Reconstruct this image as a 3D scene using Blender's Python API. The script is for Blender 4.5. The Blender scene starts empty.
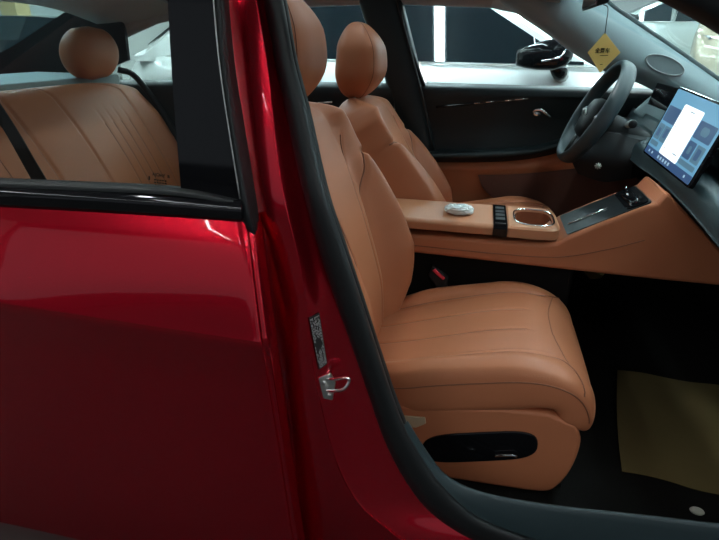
import bpy, bmesh, math, random
from mathutils import Vector, Matrix
random.seed(7)
C = bpy.context.scene
COL = C.collection
R_ = math.radians

# ------------------------------------------------------------------ camera
F_PX, CAM_H = 540.0, 1.24
_p, _y, _r = R_(23), R_(12), R_(1)
FW = Vector((-math.sin(_y)*math.cos(_p), math.cos(_y)*math.cos(_p), -math.sin(_p)))
_rt = Vector((math.cos(_y), math.sin(_y), 0)); _up = _rt.cross(FW)
RT = _rt*math.cos(_r) + _up*math.sin(_r)
UP = -_rt*math.sin(_r) + _up*math.cos(_r)
CAM = Vector((0, 0, CAM_H))
cd = bpy.data.cameras.new('camera'); cam = bpy.data.objects.new('camera', cd); COL.objects.link(cam)
cd.sensor_width = 36; cd.lens = 36*F_PX/719; cd.clip_start = 0.02; cd.clip_end = 200
cam.matrix_world = Matrix((RT, UP, -FW)).transposed().to_4x4()
cam.location = CAM
C.camera = cam

# ------------------------------------------------------------------ world, light, exposure
w = bpy.data.worlds.new('world'); C.world = w; w.use_nodes = True
w.node_tree.nodes['Background'].inputs[0].default_value = (0.80, 0.90, 1.0, 1)
w.node_tree.nodes['Background'].inputs[1].default_value = 0.32
C.view_settings.view_transform = 'Standard'; C.view_settings.look = 'None'
C.view_settings.gamma = 1; C.view_settings.use_curve_mapping = False
C.view_settings.exposure = 0.1
LAMP = 70.0           # strength of the ceiling strip lamps
CEIL_Z = 3.6

# ------------------------------------------------------------------ helpers
def pt(px, py, Y):
    d = RT*((px-359.5)/F_PX) - UP*((py-270)/F_PX) + FW
    return CAM + d*(Y/d.y)
def ptz(px, py, Z):
    d = RT*((px-359.5)/F_PX) - UP*((py-270)/F_PX) + FW
    return CAM + d*((Z-CAM_H)/d.z)
def ptx(px, py, X):
    d = RT*((px-359.5)/F_PX) - UP*((py-270)/F_PX) + FW
    return CAM + d*(X/d.x)

def mat(name, col, rough=.5, metal=0., coat=0., bump=0., bscale=300., emit=None, estr=0., var=0., vscale=8., ior=None, sheen=0., spec=.5):
    m = bpy.data.materials.new(name); m.use_nodes = True
    nt = m.node_tree; b = nt.nodes['Principled BSDF']
    b.inputs['Base Color'].default_value = (*col, 1)
    b.inputs['Roughness'].default_value = rough; b.inputs['Metallic'].default_value = metal
    b.inputs['Coat Weight'].default_value = coat; b.inputs['Coat Roughness'].default_value = .03
    if sheen: b.inputs['Sheen Weight'].default_value = sheen
    b.inputs['Specular IOR Level'].default_value = spec
    if ior: b.inputs['IOR'].default_value = ior
    if emit:
        b.inputs['Emission Color'].default_value = (*emit, 1); b.inputs['Emission Strength'].default_value = estr
    tc = nt.nodes.new('ShaderNodeTexCoord')
    if var:
        n = nt.nodes.new('ShaderNodeTexNoise'); n.inputs['Scale'].default_value = vscale; n.inputs['Detail'].default_value = 5
        mx = nt.nodes.new('ShaderNodeMix'); mx.data_type = 'RGBA'
        mx.inputs[6].default_value = (*[c*(1-var) for c in col], 1); mx.inputs[7].default_value = (*[min(1, c*(1+var)) for c in col], 1)
        nt.links.new(tc.outputs['Object'], n.inputs['Vector']); nt.links.new(n.outputs['Fac'], mx.inputs[0]); nt.links.new(mx.outputs[2], b.inputs['Base Color'])
    if bump:
        v = nt.nodes.new('ShaderNodeTexVoronoi'); v.inputs['Scale'].default_value = bscale
        bp = nt.nodes.new('ShaderNodeBump'); bp.inputs['Strength'].default_value = bump; bp.inputs['Distance'].default_value = .001
        nt.links.new(tc.outputs['Object'], v.inputs['Vector']); nt.links.new(v.outputs['Distance'], bp.inputs['Height']); nt.links.new(bp.outputs['Normal'], b.inputs['Normal'])
    return m
def glass(name, tint, ior=1.45, rough=.0):
    m = bpy.data.materials.new(name); m.use_nodes = True; nt = m.node_tree; nt.nodes.clear()
    o = nt.nodes.new('ShaderNodeOutputMaterial'); t = nt.nodes.new('ShaderNodeBsdfTransparent'); g = nt.nodes.new('ShaderNodeBsdfGlossy')
    x = nt.nodes.new('ShaderNodeMixShader'); lw = nt.nodes.new('ShaderNodeLayerWeight'); lw.inputs['Blend'].default_value = .5
    pw = nt.nodes.new('ShaderNodeMath'); pw.operation = 'POWER'; pw.inputs[1].default_value = 5
    f = nt.nodes.new('ShaderNodeMath'); f.operation = 'MULTIPLY_ADD'; f.inputs[1].default_value = .5; f.inputs[2].default_value = ((ior-1)/(ior+1))**2
    nt.links.new(lw.outputs['Facing'], pw.inputs[0]); nt.links.new(pw.outputs[0], f.inputs[0])
    t.inputs[0].default_value = (*tint, 1); g.inputs['Roughness'].default_value = rough
    nt.links.new(f.outputs[0], x.inputs[0]); nt.links.new(t.outputs[0], x.inputs[1]); nt.links.new(g.outputs[0], x.inputs[2]); nt.links.new(x.outputs[0], o.inputs[0])
    return m

M = dict(
 leather=mat('tan_leather', (.42,.140,.064), .46, spec=.3, bump=.25, bscale=420, var=.05, vscale=6),
 leather_lit=mat('tan_leather_lit', (.46,.19,.095), .46, spec=.3, bump=.25, bscale=420),  # same leather, paler to put the brighter light on the console into its colour
 seam=mat('seam_thread', (.20,.065,.03), .7),
 red=mat('red_paint', (.58,.004,.020), .24, .90, .7),
 gloss=mat('gloss_black', (.005,.005,.006), .05, ior=1.38),
 rubber=mat('black_rubber', (.009,.010,.011), .5, spec=.35, bump=.04, bscale=200),
 plastic=mat('black_plastic', (.012,.013,.014), .5, spec=.2, bump=.15, bscale=500),
 dash=mat('dark_teal_soft_trim', (.019,.034,.039), .42, bump=.25, bscale=500),
 doortrim=mat('dark_door_trim', (.010,.016,.018), .45, spec=.35, bump=.2, bscale=500),
 greytrim=mat('grey_fabric_trim', (.25,.31,.32), .8, bump=.3, bscale=700),
 headliner=mat('grey_headliner', (.40,.42,.42), .9, bump=.2, bscale=900),
 carpet=mat('black_carpet', (.007,.006,.0055), .95, spec=.08, bump=.9, bscale=600),
 chrome=mat('chrome', (.80,.80,.80), .12, 1.0),
 steel=mat('zinc_steel', (.62,.62,.60), .28, 1.0),
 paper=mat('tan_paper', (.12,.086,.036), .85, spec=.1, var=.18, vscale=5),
 tag=mat('yellow_card', (.80,.52,.14), .6, var=.05),
 ink=mat('dark_ink', (.012,.010,.008), .7, spec=.1),
 ink_line=mat('white_print', (.55,.55,.55), .6),
 label=mat('black_label', (.012,.010,.010), .4),
 redbtn=mat('red_button', (.62,.03,.05), .4),
 wrap=mat('crinkled_clear_wrap', (.66,.72,.72), .18, 0, .6, bump=.8, bscale=60),
 white=mat('white_paint', (.86,.87,.86), .25, 0, 1.0),
 beige=mat('beige_paint', (.44,.37,.26), .28, .2, 1.0),
 silver=mat('silver_green_paint', (.36,.40,.38), .3, .4, 1.0),
 darkglass=mat('dark_window_glass', (.008,.014,.018), .03, 0, 1.0),
 tyre=mat('tyre_rubber', (.015,.015,.015), .8),
 lampglass=mat('headlight_glass', (.30,.33,.36), .05, .4, 1.0),
 floor=mat('grey_floor_tile', (.03,.029,.028), .5, spec=.2, var=.12, vscale=1.2),
 wall=mat('pale_wall', (.62,.62,.60), .8, var=.04, vscale=.7),
 ceil=mat('ceiling_paint', (.22,.23,.23), .9, var=.04, vscale=.7),
 column=mat('yellow_lit_panel', (.70,.48,.22), .6),
 lamp=mat('lamp_diffuser', (.9,.9,.9), .5, emit=(.91,1.0,1.0), estr=LAMP),
 frame=mat('dark_window_frame', (.04,.045,.05), .4, .6),
 scr_bg=mat('screen_blue', (.02,.05,.08), .3, emit=(.16,.40,.60), estr=.75),
 scr_card=mat('screen_dark_card', (.02,.03,.05), .3, emit=(.05,.12,.26), estr=.6),
 scr_pic=mat('screen_picture_card', (.02,.03,.05), .3, emit=(.12,.26,.36), estr=.6),
 scr_white=mat('screen_white_popup', (.3,.3,.3), .3, emit=(.92,.98,1.0), estr=1.0),
 scr_bar=mat('screen_task_bar', (.02,.03,.06), .3, emit=(.04,.10,.24), estr=.6),
 scr_icon=mat('screen_icon', (.2,.2,.2), .3, emit=(.5,.75,.95), estr=.6),
 oval=mat('pale_plastic', (.40,.39,.33), .5),
 beigetrim=mat('beige_plastic_clip', (.42,.31,.20), .5),
 added_glass=glass('added_dark_glass', (.48,.52,.53), 1.45),
 tint=glass('tinted_glass', (.78,.80,.78), 1.2),
 clear=glass('clear_glass', (.78,.88,.90), 1.18),
 clear2=glass('bluish_clear_glass', (.66,.80,.84), 1.18),
)
def new_obj(name, me, m, parent=None):
    o = bpy.data.objects.new(name, me); COL.objects.link(o)
    if m is not None:
        for x in (m if isinstance(m, (list, tuple)) else [m]): me.materials.append(x)
    if parent is not None: o.parent = parent
    return o
def origin_of(parent):
    v = Vector((0, 0, 0))
    while parent is not None: v += parent.location; parent = parent.parent
    return v
class MB:
    """collects geometry in world coordinates; build() links it as ONE mesh object"""
    def __init__(s): s.v = []; s.f = []; s.mi = []; s.sm = []
    def add(s, vs, fs, mi=0, smooth=True):
        k = len(s.v); s.v += [Vector(v) for v in vs]
        for f in fs: s.f.append(tuple(i+k for i in f)); s.mi.append(mi); s.sm.append(smooth)
        return s
    def build(s, name, m, parent=None, bevel=0., seg=2, subd=0, sharp=None):
        o_ = origin_of(parent)
        me = bpy.data.meshes.new(name)
        if parent is None:
            xs = [v.x for v in s.v]; ys = [v.y for v in s.v]; zs = [v.z for v in s.v]
            o_ = Vector(((min(xs)+max(xs))/2, (min(ys)+max(ys))/2, min(zs)))
        me.from_pydata([v-o_ for v in s.v], [], s.f); me.update()
        bm = bmesh.new(); bm.from_mesh(me); bmesh.ops.recalc_face_normals(bm, faces=bm.faces); bm.to_mesh(me); bm.free()
        o = new_obj(name, me, m, parent)
        if parent is None: o.location = o_
        for i, p in enumerate(me.polygons):
            p.material_index = s.mi[i]; p.use_smooth = s.sm[i]
        if sharp: me.set_sharp_from_angle(angle=R_(sharp))
        if bevel:
            b = o.modifiers.new('bevel', 'BEVEL'); b.width = bevel; b.segments = seg; b.limit_method = 'ANGLE'; b.angle_limit = R_(35)
        if subd:
            b = o.modifiers.new('subd', 'SUBSURF'); b.levels = subd; b.render_levels = subd
        return o
    # ---- shapes
    def box(s, a, b, mi=0):
        (x0,y0,z0),(x1,y1,z1) = a, b
        vs = [(x,y,z) for x in (x0,x1) for y in (y0,y1) for z in (z0,z1)]
        return s.add(vs, [(0,1,3,2),(4,6,7,5),(0,4,5,1),(2,3,7,6),(0,2,6,4),(1,5,7,3)], mi, False)
    def prism(s, poly, ext, mi=0, smooth=False):
        n = len(poly); ext = Vector(ext); p = [Vector(q) for q in poly]
        vs = p + [q+ext for q in p]
        fs = [tuple(range(n-1,-1,-1)), tuple(range(n,2*n))]
        k = len(s.v); s.add(vs, fs, mi, False)
        for i in range(n):
            j = (i+1) % n; s.f.append((k+i,k+j,k+n+j,k+n+i)); s.mi.append(mi); s.sm.append(smooth)
        return s
    def loft(s, rings, mi=0, caps=True, closed=True, smooth=True):
        n = len(rings[0]); vs = [v for r in rings for v in r]; fs = []
        for i in range(len(rings)-1):
            for j in range(n if closed else n-1):
                a = i*n+j; b = i*n+(j+1) % n; fs.append((a,b,b+n,a+n))
        if caps: fs.append(tuple(range(n-1,-1,-1))); fs.append(tuple(range((len(rings)-1)*n, len(rings)*n)))
        return s.add(vs, fs, mi, smooth)
    def tube(s, path, r, n=8, mi=0, closed=False, flat=None):
        path = [Vector(p) for p in path]; L = len(path); rings = []
        prev = None
        for i, p in enumerate(path):
            a = path[(i-1) % L] if (closed or i > 0) else p; b = path[(i+1) % L] if (closed or i < L-1) else p
            t = (b-a).normalized() if (b-a).length > 1e-9 else Vector((0,0,1))
            if prev is None:
                prev = t.cross(Vector((0,0,1)) if abs(t.z) < .9 else Vector((1,0,0))).normalized()
            u = (prev - t*prev.dot(t)).normalized(); prev = u; v = t.cross(u)
            rr = r[i] if isinstance(r, (list, tuple)) else r
            rings.append([p + (u*math.cos(2*math.pi*k/n) + v*math.sin(2*math.pi*k/n))*rr for k in range(n)])
        if closed: rings.append(rings[0])
        return s.loft(rings, mi, caps=not closed)
    def grid(s, rows, nu=None, nv=None, mi=0, thick=None, smooth=True, lin=False):
        """surface through rows of points (Catmull-Rom), thickened along a vector"""
        rows = [[Vector(p) for p in r] for r in rows]
        if nu: rows = [spline(r, nu, lin) for r in rows]
        if nv:
            cols = [spline([r[j] for r in rows], nv, lin) for j in range(len(rows[0]))]
            rows = [[c[i] for c in cols] for i in range(len(cols[0]))]
        a, b = len(rows), len(rows[0]); vs = [v for r in rows for v in r]
        fs = [(i*b+j, i*b+j+1, (i+1)*b+j+1, (i+1)*b+j) for i in range(a-1) for j in range(b-1)]
        if thick is None: return s.add(vs, fs, mi, smooth)
        t = Vector(thick); n = a*b
        vs2 = vs + [v+t for v in vs]
        fs2 = fs + [tuple(reversed([q+n for q in f])) for f in fs]
        s.add(vs2, fs2, mi, smooth)
        k = len(s.v)-2*n
        loop = [j for j in range(b)] + [i*b+b-1 for i in range(1,a)] + [(a-1)*b+j for j in range(b-2,-1,-1)] + [i*b for i in range(a-2,0,-1)]
        # side walls get their own vertices so that the rim stays crisp
        m_ = len(loop); lv = [vs2[i] for i in loop] + [vs2[i+n] for i in loop]
        return s.add(lv, [(i, (i+1) % m_, (i+1) % m_+m_, i+m_) for i in range(m_)], mi, False)
    def ellipsoid(s, c, r, n=20, m=12, mi=0, ex=1.0):
        c = Vector(c); rings = []
        for i in range(m+1):
            a = -math.pi/2 + math.pi*i/m; ca = max(abs(math.cos(a))**ex, 1e-4); sa = math.copysign(abs(math.sin(a))**ex, math.sin(a))
            rings.append([c + Vector((r[0]*ca*sp(math.cos(2*math.pi*k/n), ex), r[1]*ca*sp(math.sin(2*math.pi*k/n), ex), r[2]*sa)) for k in range(n)])
        return s.loft(rings, mi)
def sp(v, e): return math.copysign(abs(v)**e, v)
def spline(p, n, lin=False):
    """n segments per span, through all points"""
    p = [Vector(q) for q in p]; out = []
    for i in range(len(p)-1):
        a, b = p[i], p[i+1]
        z = p[i-1] if i else a*2-b
        c = p[i+2] if i+2 < len(p) else b*2-a
        for k in range(n):
            t = k/n
            if lin: out.append(a.lerp(b, t)); continue
            out.append(.5*((2*a) + (b-z)*t + (2*z-5*a+4*b-c)*t*t + (3*a-z-3*b+c)*t**3))
    out.append(p[-1].copy()); return out
def interp(tab, x):
    if x <= tab[0][0]: return tab[0][1]
    for (a, b), (c, d) in zip(tab, tab[1:]):
        if x <= c:
            t = (x-a)/(c-a); t = t*t*(3-2*t); return b+(d-b)*t
    return tab[-1][1]
def sstep(a, b, x):
    t = min(1, max(0, (x-a)/(b-a))); return t*t*(3-2*t)
def thing(name, label, cat, loc=(0,0,0), group=None):
    o = bpy.data.objects.new(name, None); COL.objects.link(o); o.location = loc; o.empty_display_size = .1
    o['label'] = label; o['category'] = cat
    if group: o['group'] = group
    return o
def tag(o, label, cat, group=None):
    o['label'] = label; o['category'] = cat
    if group: o['group'] = group
    return o
def struct(o): o['kind'] = 'structure'; return o
def text_mesh(name, s, size, m, parent, origin, ux, uy, off=0.):
    """text laid on a surface: origin, unit right and unit up vectors"""
    cu = bpy.data.curves.new(name, 'FONT'); cu.body = s; cu.size = size; cu.extrude = size*.02; cu.offset = size*.022; cu.align_x = 'CENTER'; cu.align_y = 'CENTER'
    t = bpy.data.objects.new(name, cu); COL.objects.link(t)
    dg = bpy.context.evaluated_depsgraph_get(); me = bpy.data.meshes.new_from_object(t.evaluated_get(dg))
    bpy.data.objects.remove(t)
    ux = Vector(ux).normalized(); uy = Vector(uy); uy = (uy-ux*uy.dot(ux)).normalized(); uz = ux.cross(uy)
    o_ = origin_of(parent); origin = Vector(origin)-o_
    for v in me.vertices:
        c = v.co.copy(); v.co = origin + ux*c.x + uy*c.y + uz*(c.z+off)
    return new_obj(name, me, m, parent)

# ------------------------------------------------------------------ the pad builder (seats)
class Pad:
    """upholstered pad: a spine of (x,z) points swept along y; u in -1..1 across the front face"""
    def __init__(s, spine, yc, wtab, ttab, bump, ntop=3.2, cap0=.04, cap1=.12, N=140, K=160):
        s.sp = spline([Vector((a,0,b)) for a, b in spine], 24); s.yc = yc; s.w = wtab; s.t = ttab; s.bump = bump; s.n = ntop
        s.c0, s.c1, s.N, s.K = cap0, cap1, N, K
        d = [0]
        for a, b in zip(s.sp, s.sp[1:]): d.append(d[-1]+(b-a).length)
        s.d = d; s.L = d[-1]
    def frame(s, v):
        x = v*s.L; i = 0
        while i < len(s.d)-2 and s.d[i+1] < x: i += 1
        t = (x-s.d[i])/max(1e-9, s.d[i+1]-s.d[i]); p = s.sp[i].lerp(s.sp[i+1], t)
        a = s.sp[max(0,i-3)]; b = s.sp[min(len(s.sp)-1,i+4)]; tg = (b-a).normalized()
        nrm = Vector((tg.z, 0, -tg.x)); nrm = nrm if s.front(nrm) else -nrm
        return p, nrm
    def front(s, n): return n.x+n.z > 0
    def scale(s, v):
        k = 1.
        if v < s.c0: k = math.sqrt(max(0, 1-((s.c0-v)/s.c0)**2))
        if v > 1-s.c1: k = math.sqrt(max(0, 1-((v-1+s.c1)/s.c1)**2))
        return k
    def point(s, v, c, sn):
        """c,sn: cos/sin of the ring angle (sn>0 = front)"""
        p, n = s.frame(v); k = s.scale(v); w = interp(s.w, v)*(.35+.65*k) if k < 1 else interp(s.w, v); t = interp(s.t, v)*max(k, .02)
        if k == 0: w *= .98
        e = 2/s.n; y = w*sp(c, e); f = t*sp(sn, e)
        if sn > 0: f += s.bump(y/w, v)*min(1, sn*2.2)*k
        return Vector((p.x, s.yc+y, p.z)) + n*f
    def surf(s, u, v, lift=0.):
        c = math.copysign(abs(u)**(s.n/2), u); sn = math.sqrt(max(0, 1-c*c))
        p = s.point(v, c, sn)
        return p + s.frame(v)[1]*lift
    def mesh(s, mb, mi=0):
        # ring parameters concentrated across the front face
        us = [-1+2*i/(s.N) for i in range(s.N+1)]
        ring = []
        for u in us:
            c = math.copysign(abs(u)**(s.n/2), u); ring.append((c, math.sqrt(max(0,1-c*c))))
        back = []
        for i in range(1, 30):
            a = -math.pi*i/30; back.append((math.cos(a), math.sin(a)))
        ring = ring + back
        mb.loft([[s.point(j/s.K, c, q) for c, q in ring] for j in range(s.K+1)], mi)
        return mb
    def seam(s, mb, uv, r=.0018, mi=1, lift=.0003, n=26):
        pts = spline([Vector((u, v, 0)) for u, v in uv], n)
        mb.tube([s.surf(p.x, p.y, lift) for p in pts], r*1.15, 5, mi)

# ================================================================== the showroom
floor = MB().box((-9,-7,-.1),(9,19,0)).build('floor', M['floor']); struct(floor)
ceil = MB().box((-9,-7,CEIL_Z),(9,19,CEIL_Z+.1)).build('ceiling', M['ceil']); struct(ceil)
struct(MB().box((-9,19,0),(9,19.1,CEIL_Z)).build('wall_back', M['wall']))
struct(MB().box((-9.1,-7,0),(-9,19,CEIL_Z)).build('wall_left', M['wall']))
struct(MB().box((9,-7,0),(9.1,19,CEIL_Z)).build('wall_right', M['wall']))
wf = MB().box((-9,-7.1,0),(9,-7,.3)).box((-9,-7.1,3.2),(9,-7,CEIL_Z))  # unseen front wall, its opening shaped so skylight reflects in the red door
for x in (-9,8.9): wf.box((x,-7.1,.3),(x+.1,-7,3.2))
struct(wf.build('added_facade_opening', M['frame']))
# ceiling strip lamps running across the cars
for i, x in enumerate((-5.95,-4.15,-2.35,-.55,1.25,3.05,4.85,6.65)):
    for y, hw in ((-3.6,.010), (4.4,.055), (12.5,.055)):
        if hw < .05 and i not in (1,2,4,5): continue
        t = thing('ceiling_strip_light', 'slim white strip lamp on the ceiling above the near side' if hw < .05 else 'wide white strip lamp on the ceiling above the parked cars', 'ceiling light', (x,y,CEIL_Z), 'slim strip lamps' if hw < .05 else 'wide strip lamps')
        MB().box((x-hw-.02,y-3.65,CEIL_Z-.03),(x+hw+.02,y+3.65,CEIL_Z)).build('housing', M['frame'], t)
        MB().box((x-hw,y-3.6,CEIL_Z-.045),(x+hw,y+3.6,CEIL_Z-.03)).build('diffuser', M['lamp'], t)

TH = lambda py: .075*max(0, (205-py)/205)          # the glasshouse leans inward above the belt line
# ================================================================== the red car: body
body = thing('red_car', 'red saloon car in the foreground, its front passenger doorway standing open', 'car', (-.3, 1.75, 0))
# side panel with the door pillar
rows = []
for py, l, r_, rt in ((-60,202,244,262),(0,213,256,272),(60,222,266,284),(110,229,272,296),(160,238,278,306),(210,248,287,316),(260,255,299,330),
                      (310,262,307,348),(360,270,313,365),(400,276,321,382),(440,282,331,402),(480,287,346,432),(510,290,366,472),(540,293,402,560),(580,298,450,700)):
    t_ = TH(py); Yr = .93+t_
    rows.append([pt(l-26,py,1.03+t_), pt(l-4,py,.985+t_), pt(l+8,py,.953+t_), pt((l+r_)/2,py,Yr+.004), pt(r_-3,py,Yr), pt(r_+2,py+2,Yr+.004), pt((r_+rt)/2,py+4,.965+t_), pt(rt+10,py+6,.995+t_)])
sp_o = MB().grid(rows, 5, 5).build('side_panel', M['red'], body)
# rocker sill under the doorway
MB().prism([(-.55,.96,.06),(-.55,.95,.12),(-.55,.97,.16),(-.55,1.02,.16),(-.55,1.02,.06)], (1.9,0,0)).build('rocker_sill', M['red'], body, bevel=.01)
# rubber door seal round the doorway
prs = [((234,-90),(254,-90)),((249,-45),(270,-45)),((262,0),(283,0)),((274,60),(294,60)),((285,110),(307,110)),((295,160),(318,160)),((305,200),(328,200)),((317,245),(342,242)),((335,300),(360,296)),((353,350),(376,345)),
       ((370,400),(391,391)),((384,440),(404,425)),((402,476),(421,456)),((427,510),(443,486)),((464,537),(476,515)),((520,560),(526,536)),((600,586),(604,560)),((740,618),(744,590)),((900,660),(904,632))]
rows = []
for (a, b), (c, d) in prs:
    q = lambda t, Y: pt(a+(c-a)*t, b+(d-b)*t, Y+TH(b))
    rows.append([q(0,.985), q(.05,.965), q(.25,.950), q(.6,.946), q(.9,.955), q(1.0,.975), q(1.0,1.01)])
MB().grid(rows, 4, 6).build('door_seal', M['rubber'], body)
# inner pillar trim behind the seal and the sill plate
rows = []
for (a, b), (c, d) in prs[:12]:
    t_ = TH(d); rows.append([pt(c-8,d,.985+t_), pt(c+1,d-1,.992+t_), pt(c+3,d-1,1.03+t_), pt(c-6,d,1.06+t_)])
MB().grid(rows, 3, 4).build('inner_pillar_trim', M['plastic'], body)
pl = [((404,425),(408,421)),((421,456),(425,448)),((443,486),(448,476)),((476,515),(487,493)),((526,536),(560,506)),((604,560),(640,515)),((744,590),(760,530)),((904,632),(900,552))]
rows = []
for (a, b), (c, d) in pl:
    rows.append([pt(a-1,b+2,.965), pt(a,b,.972), pt(a+(c-a)*.5,b+(d-b)*.5,.98), pt(c,d,.995), pt(c+1,d+5,1.02)])
MB().grid(rows, 4, 5).build('sill_plate', M['dash'], body)
bpy.context.view_layer.update()
def onto(o, px, py, off=0.):
    dr = (pt(px,py,1)-CAM).normalized(); og = origin_of(o)
    ok, loc, n, _ = o.ray_cast(CAM-og, dr)
    return (loc+og - dr*off) if ok else pt(px,py,.95)
# striker
st = MB()
n0 = Vector((.25,-1,0)).normalized()
st.prism([onto(sp_o,a,b,-.002) for a,b in ((319,377),(331,372),(336,381),(333,399),(324,397))], Vector((0,-.006,0)))
so = st.build('door_striker', M['steel'], body, bevel=.0015)
lp = MB(); lp.tube(spline([onto(sp_o,327,379,.0), onto(sp_o,336,379,.025), onto(sp_o,347,378,.05), onto(sp_o,349,381,.052), onto(sp_o,344,389,.05), onto(sp_o,334,391,.025), onto(sp_o,326,390,.0)], 6), .0036, 8).build('striker_loop', M['chrome'], so)
bt = MB()
for q in ((324,383),(330,395)): bt.ellipsoid(onto(sp_o,q[0],q[1],.005), (.006,.004,.006), 10, 6)
bt.build('bolt', M['steel'], so)
# label sticker: dark sticker with lines of small print
a, b, c, d = [onto(sp_o,u,v,.004) for u,v in ((309,318),(319,313),(327,364),(319,370))]
off = Vector((0,0,0))
lb = MB().grid([[a+off,b+off],[d+off,c+off]], 1, 1, thick=(0,.002,0), lin=True).build('label_sticker', M['label'], body)
pm = MB(); rnd = random.Random(3)
for i in range(9):
    u = .08+i*.105; v = .03
    while v < .97:
        L = rnd.uniform(.02,.06)
        if not (.42 < v < .62 and 1 < i < 7) and rnd.random() < .86:
            p = lambda uu, vv: a.lerp(b,uu).lerp(d.lerp(c,uu),vv)+off+Vector((0,-.0012,0))
            pm.add([p(u,v),p(u+.055,v),p(u+.055,min(.98,v+L)),p(u,min(.98,v+L))], [(0,1,2,3)], 0, False)
        v += L+.018
pm.build('small_print', M['ink_line'], lb)
# roof: red outside, grey lining inside
# (front and rear panels with an added, unseen glass panel letting light onto seats)
def roof_rows(x0, x1, dz, y0=1.02, y1=2.5, n=4):
    out = []
    for i in range(n):
        x = x0+(x1-x0)*i/(n-1); zz = interp([(-1.75,1.39),(-1.2,1.47),(-.6,1.505),(-.1,1.505),(.24,1.46)], x)
        out.append([Vector((x,y,zz+.012-.030*(abs(y-1.75)/.6)**2-(.04 if abs(y-1.75) > .7 else 0)+dz)) for y in [y0+(y1-y0)*j/4 for j in range(5)]])
    return out
MB().grid(roof_rows(-1.75,-1.35,0), 4, 4, thick=(0,0,-.012)).grid(roof_rows(.0,.24,0), 4, 4, thick=(0,0,-.012)).grid(roof_rows(-1.35,.0,0,1.02,1.2), 4, 6, thick=(0,0,-.012)).grid(roof_rows(-1.35,.0,0,2.3,2.5), 4, 6, thick=(0,0,-.012)).build('roof', M['red'], body)
MB().grid(roof_rows(-1.75,-1.35,-.05), 4, 4, thick=(0,0,.012)).grid(roof_rows(.0,.24,-.05), 4, 4, thick=(0,0,.012)).grid(roof_rows(-1.35,.0,-.05,1.02,1.2), 4, 6, thick=(0,0,.012)).grid(roof_rows(-1.35,.0,-.05,2.3,2.5), 4, 6, thick=(0,0,.012)).build('roof_lining', M['headliner'], body)
MB().grid(roof_rows(-1.37,.02,-.006,1.19,2.31), 4, 6, thick=(0,0,-.005)).build('added_roof_glass', M['added_glass'], body)
# near side roof rail and front pillar above the doorway
rail = [(-1.75,1.05,1.26),(-1.2,1.04,1.37),(-.75,1.03,1.425),(-.4,1.03,1.44),(-.05,1.03,1.43),(.2,1.02,1.375),(.42,1.01,1.27),(.7,1.01,1.10),(.98,1.02,.98),(1.15,1.02,.90)]
def section(p, wy, wz):
    return [Vector(p)+Vector((0, wy*sp(math.cos(k*math.pi/6),.7), wz*sp(math.sin(k*math.pi/6),.7))) for k in range(12)]
rl = spline([Vector(p) for p in rail], 6)
MB().loft([section(p+Vector((0,0,.045)), .05, .045) for p in rl]).build('roof_rail', M['red'], body)
MB().loft([section(p+Vector((0,.02,-.015)), .045, .03) for p in rl[8:]]).build('near_pillar_trim', M['plastic'], body)
# far windscreen pillar with its pale fabric trim
lo = [(470,-30),(505,0),(545,27),(578,51),(612,70),(640,79),(664,92),(690,112)]
hi = [(560,-48),(604,1),(634,23),(662,42),(688,60),(708,74),(730,90),(760,112)]
rows = []
for (a, b), (c, d) in zip(lo, hi):
    rows.append([pt(a-2,b+4,2.40), pt(a,b,2.34), pt(a+(c-a)*.3,b+(d-b)*.3,2.30), pt(a+(c-a)*.7,b+(d-b)*.7,2.31), pt(c,d,2.36), pt(c+1,d-2,2.42)])
ap = MB().grid(rows, 5, 5, thick=(0,.012,0)).build('pillar_trim', M['greytrim'], body)
MB().tube([pt(p.x+1,p.y-1,2.37) for p in spline([Vector((a,b,0)) for a,b in hi], 6)], .010, 8).build('windscreen_seal', M['rubber'], ap)
sg = MB(); ring = []
cx, cy = 665, 65
pts = [pt(cx+19*math.cos(a)*1.0+4*math.sin(a)*0, cy+9*math.sin(a)+5.5*math.cos(a), 2.296) for a in [2*math.pi*k/28 for k in range(28)]]
sg.prism(pts, (0,.012,0), 0).build('speaker_grille', M['greytrim'], ap, bevel=.002)
sgb = MB().tube(pts, .003, 6, closed=True).build('speaker_ring', M['headliner'], ap)
# far door pillar between the side windows
lo = [(350,-40),(358,0),(378,60),(392,100),(408,150),(420,200),(430,260)]
hi = [(392,-40),(402,0),(417,60),(427,105),(438,160),(446,200),(455,260)]
rows = [[pt(a,b,2.47), pt(a+3,b,2.43), pt((a+c)/2,(b+d)/2,2.415), pt(c-3,d,2.43), pt(c,d,2.47)] for (a,b),(c,d) in zip(lo,hi)]
bp = MB().grid(rows, 4, 4, thick=(0,.03,0)).build('far_centre_pillar', M['doortrim'], body)
# slim seam line along the pillar cover
MB().tube([pt(p.x,p.y,2.412) for p in spline([Vector((397,0,0)),Vector((404,28,0)),Vector((413,62,0)),Vector((423,100,0)),Vector((433,150,0))],5)], .006, 6).build('pillar_edge_bead', M['rubber'], bp)
# far roof rail
MB().loft([section(Vector((x,2.46,z)), .05, .05) for x,z in ((-1.9,1.20),(-1.5,1.345),(-1.1,1.42),(-.5,1.475),(-.1,1.475),(.15,1.45),(.35,1.385))]).build('far_roof_rail', M['headliner'], body)
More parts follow.
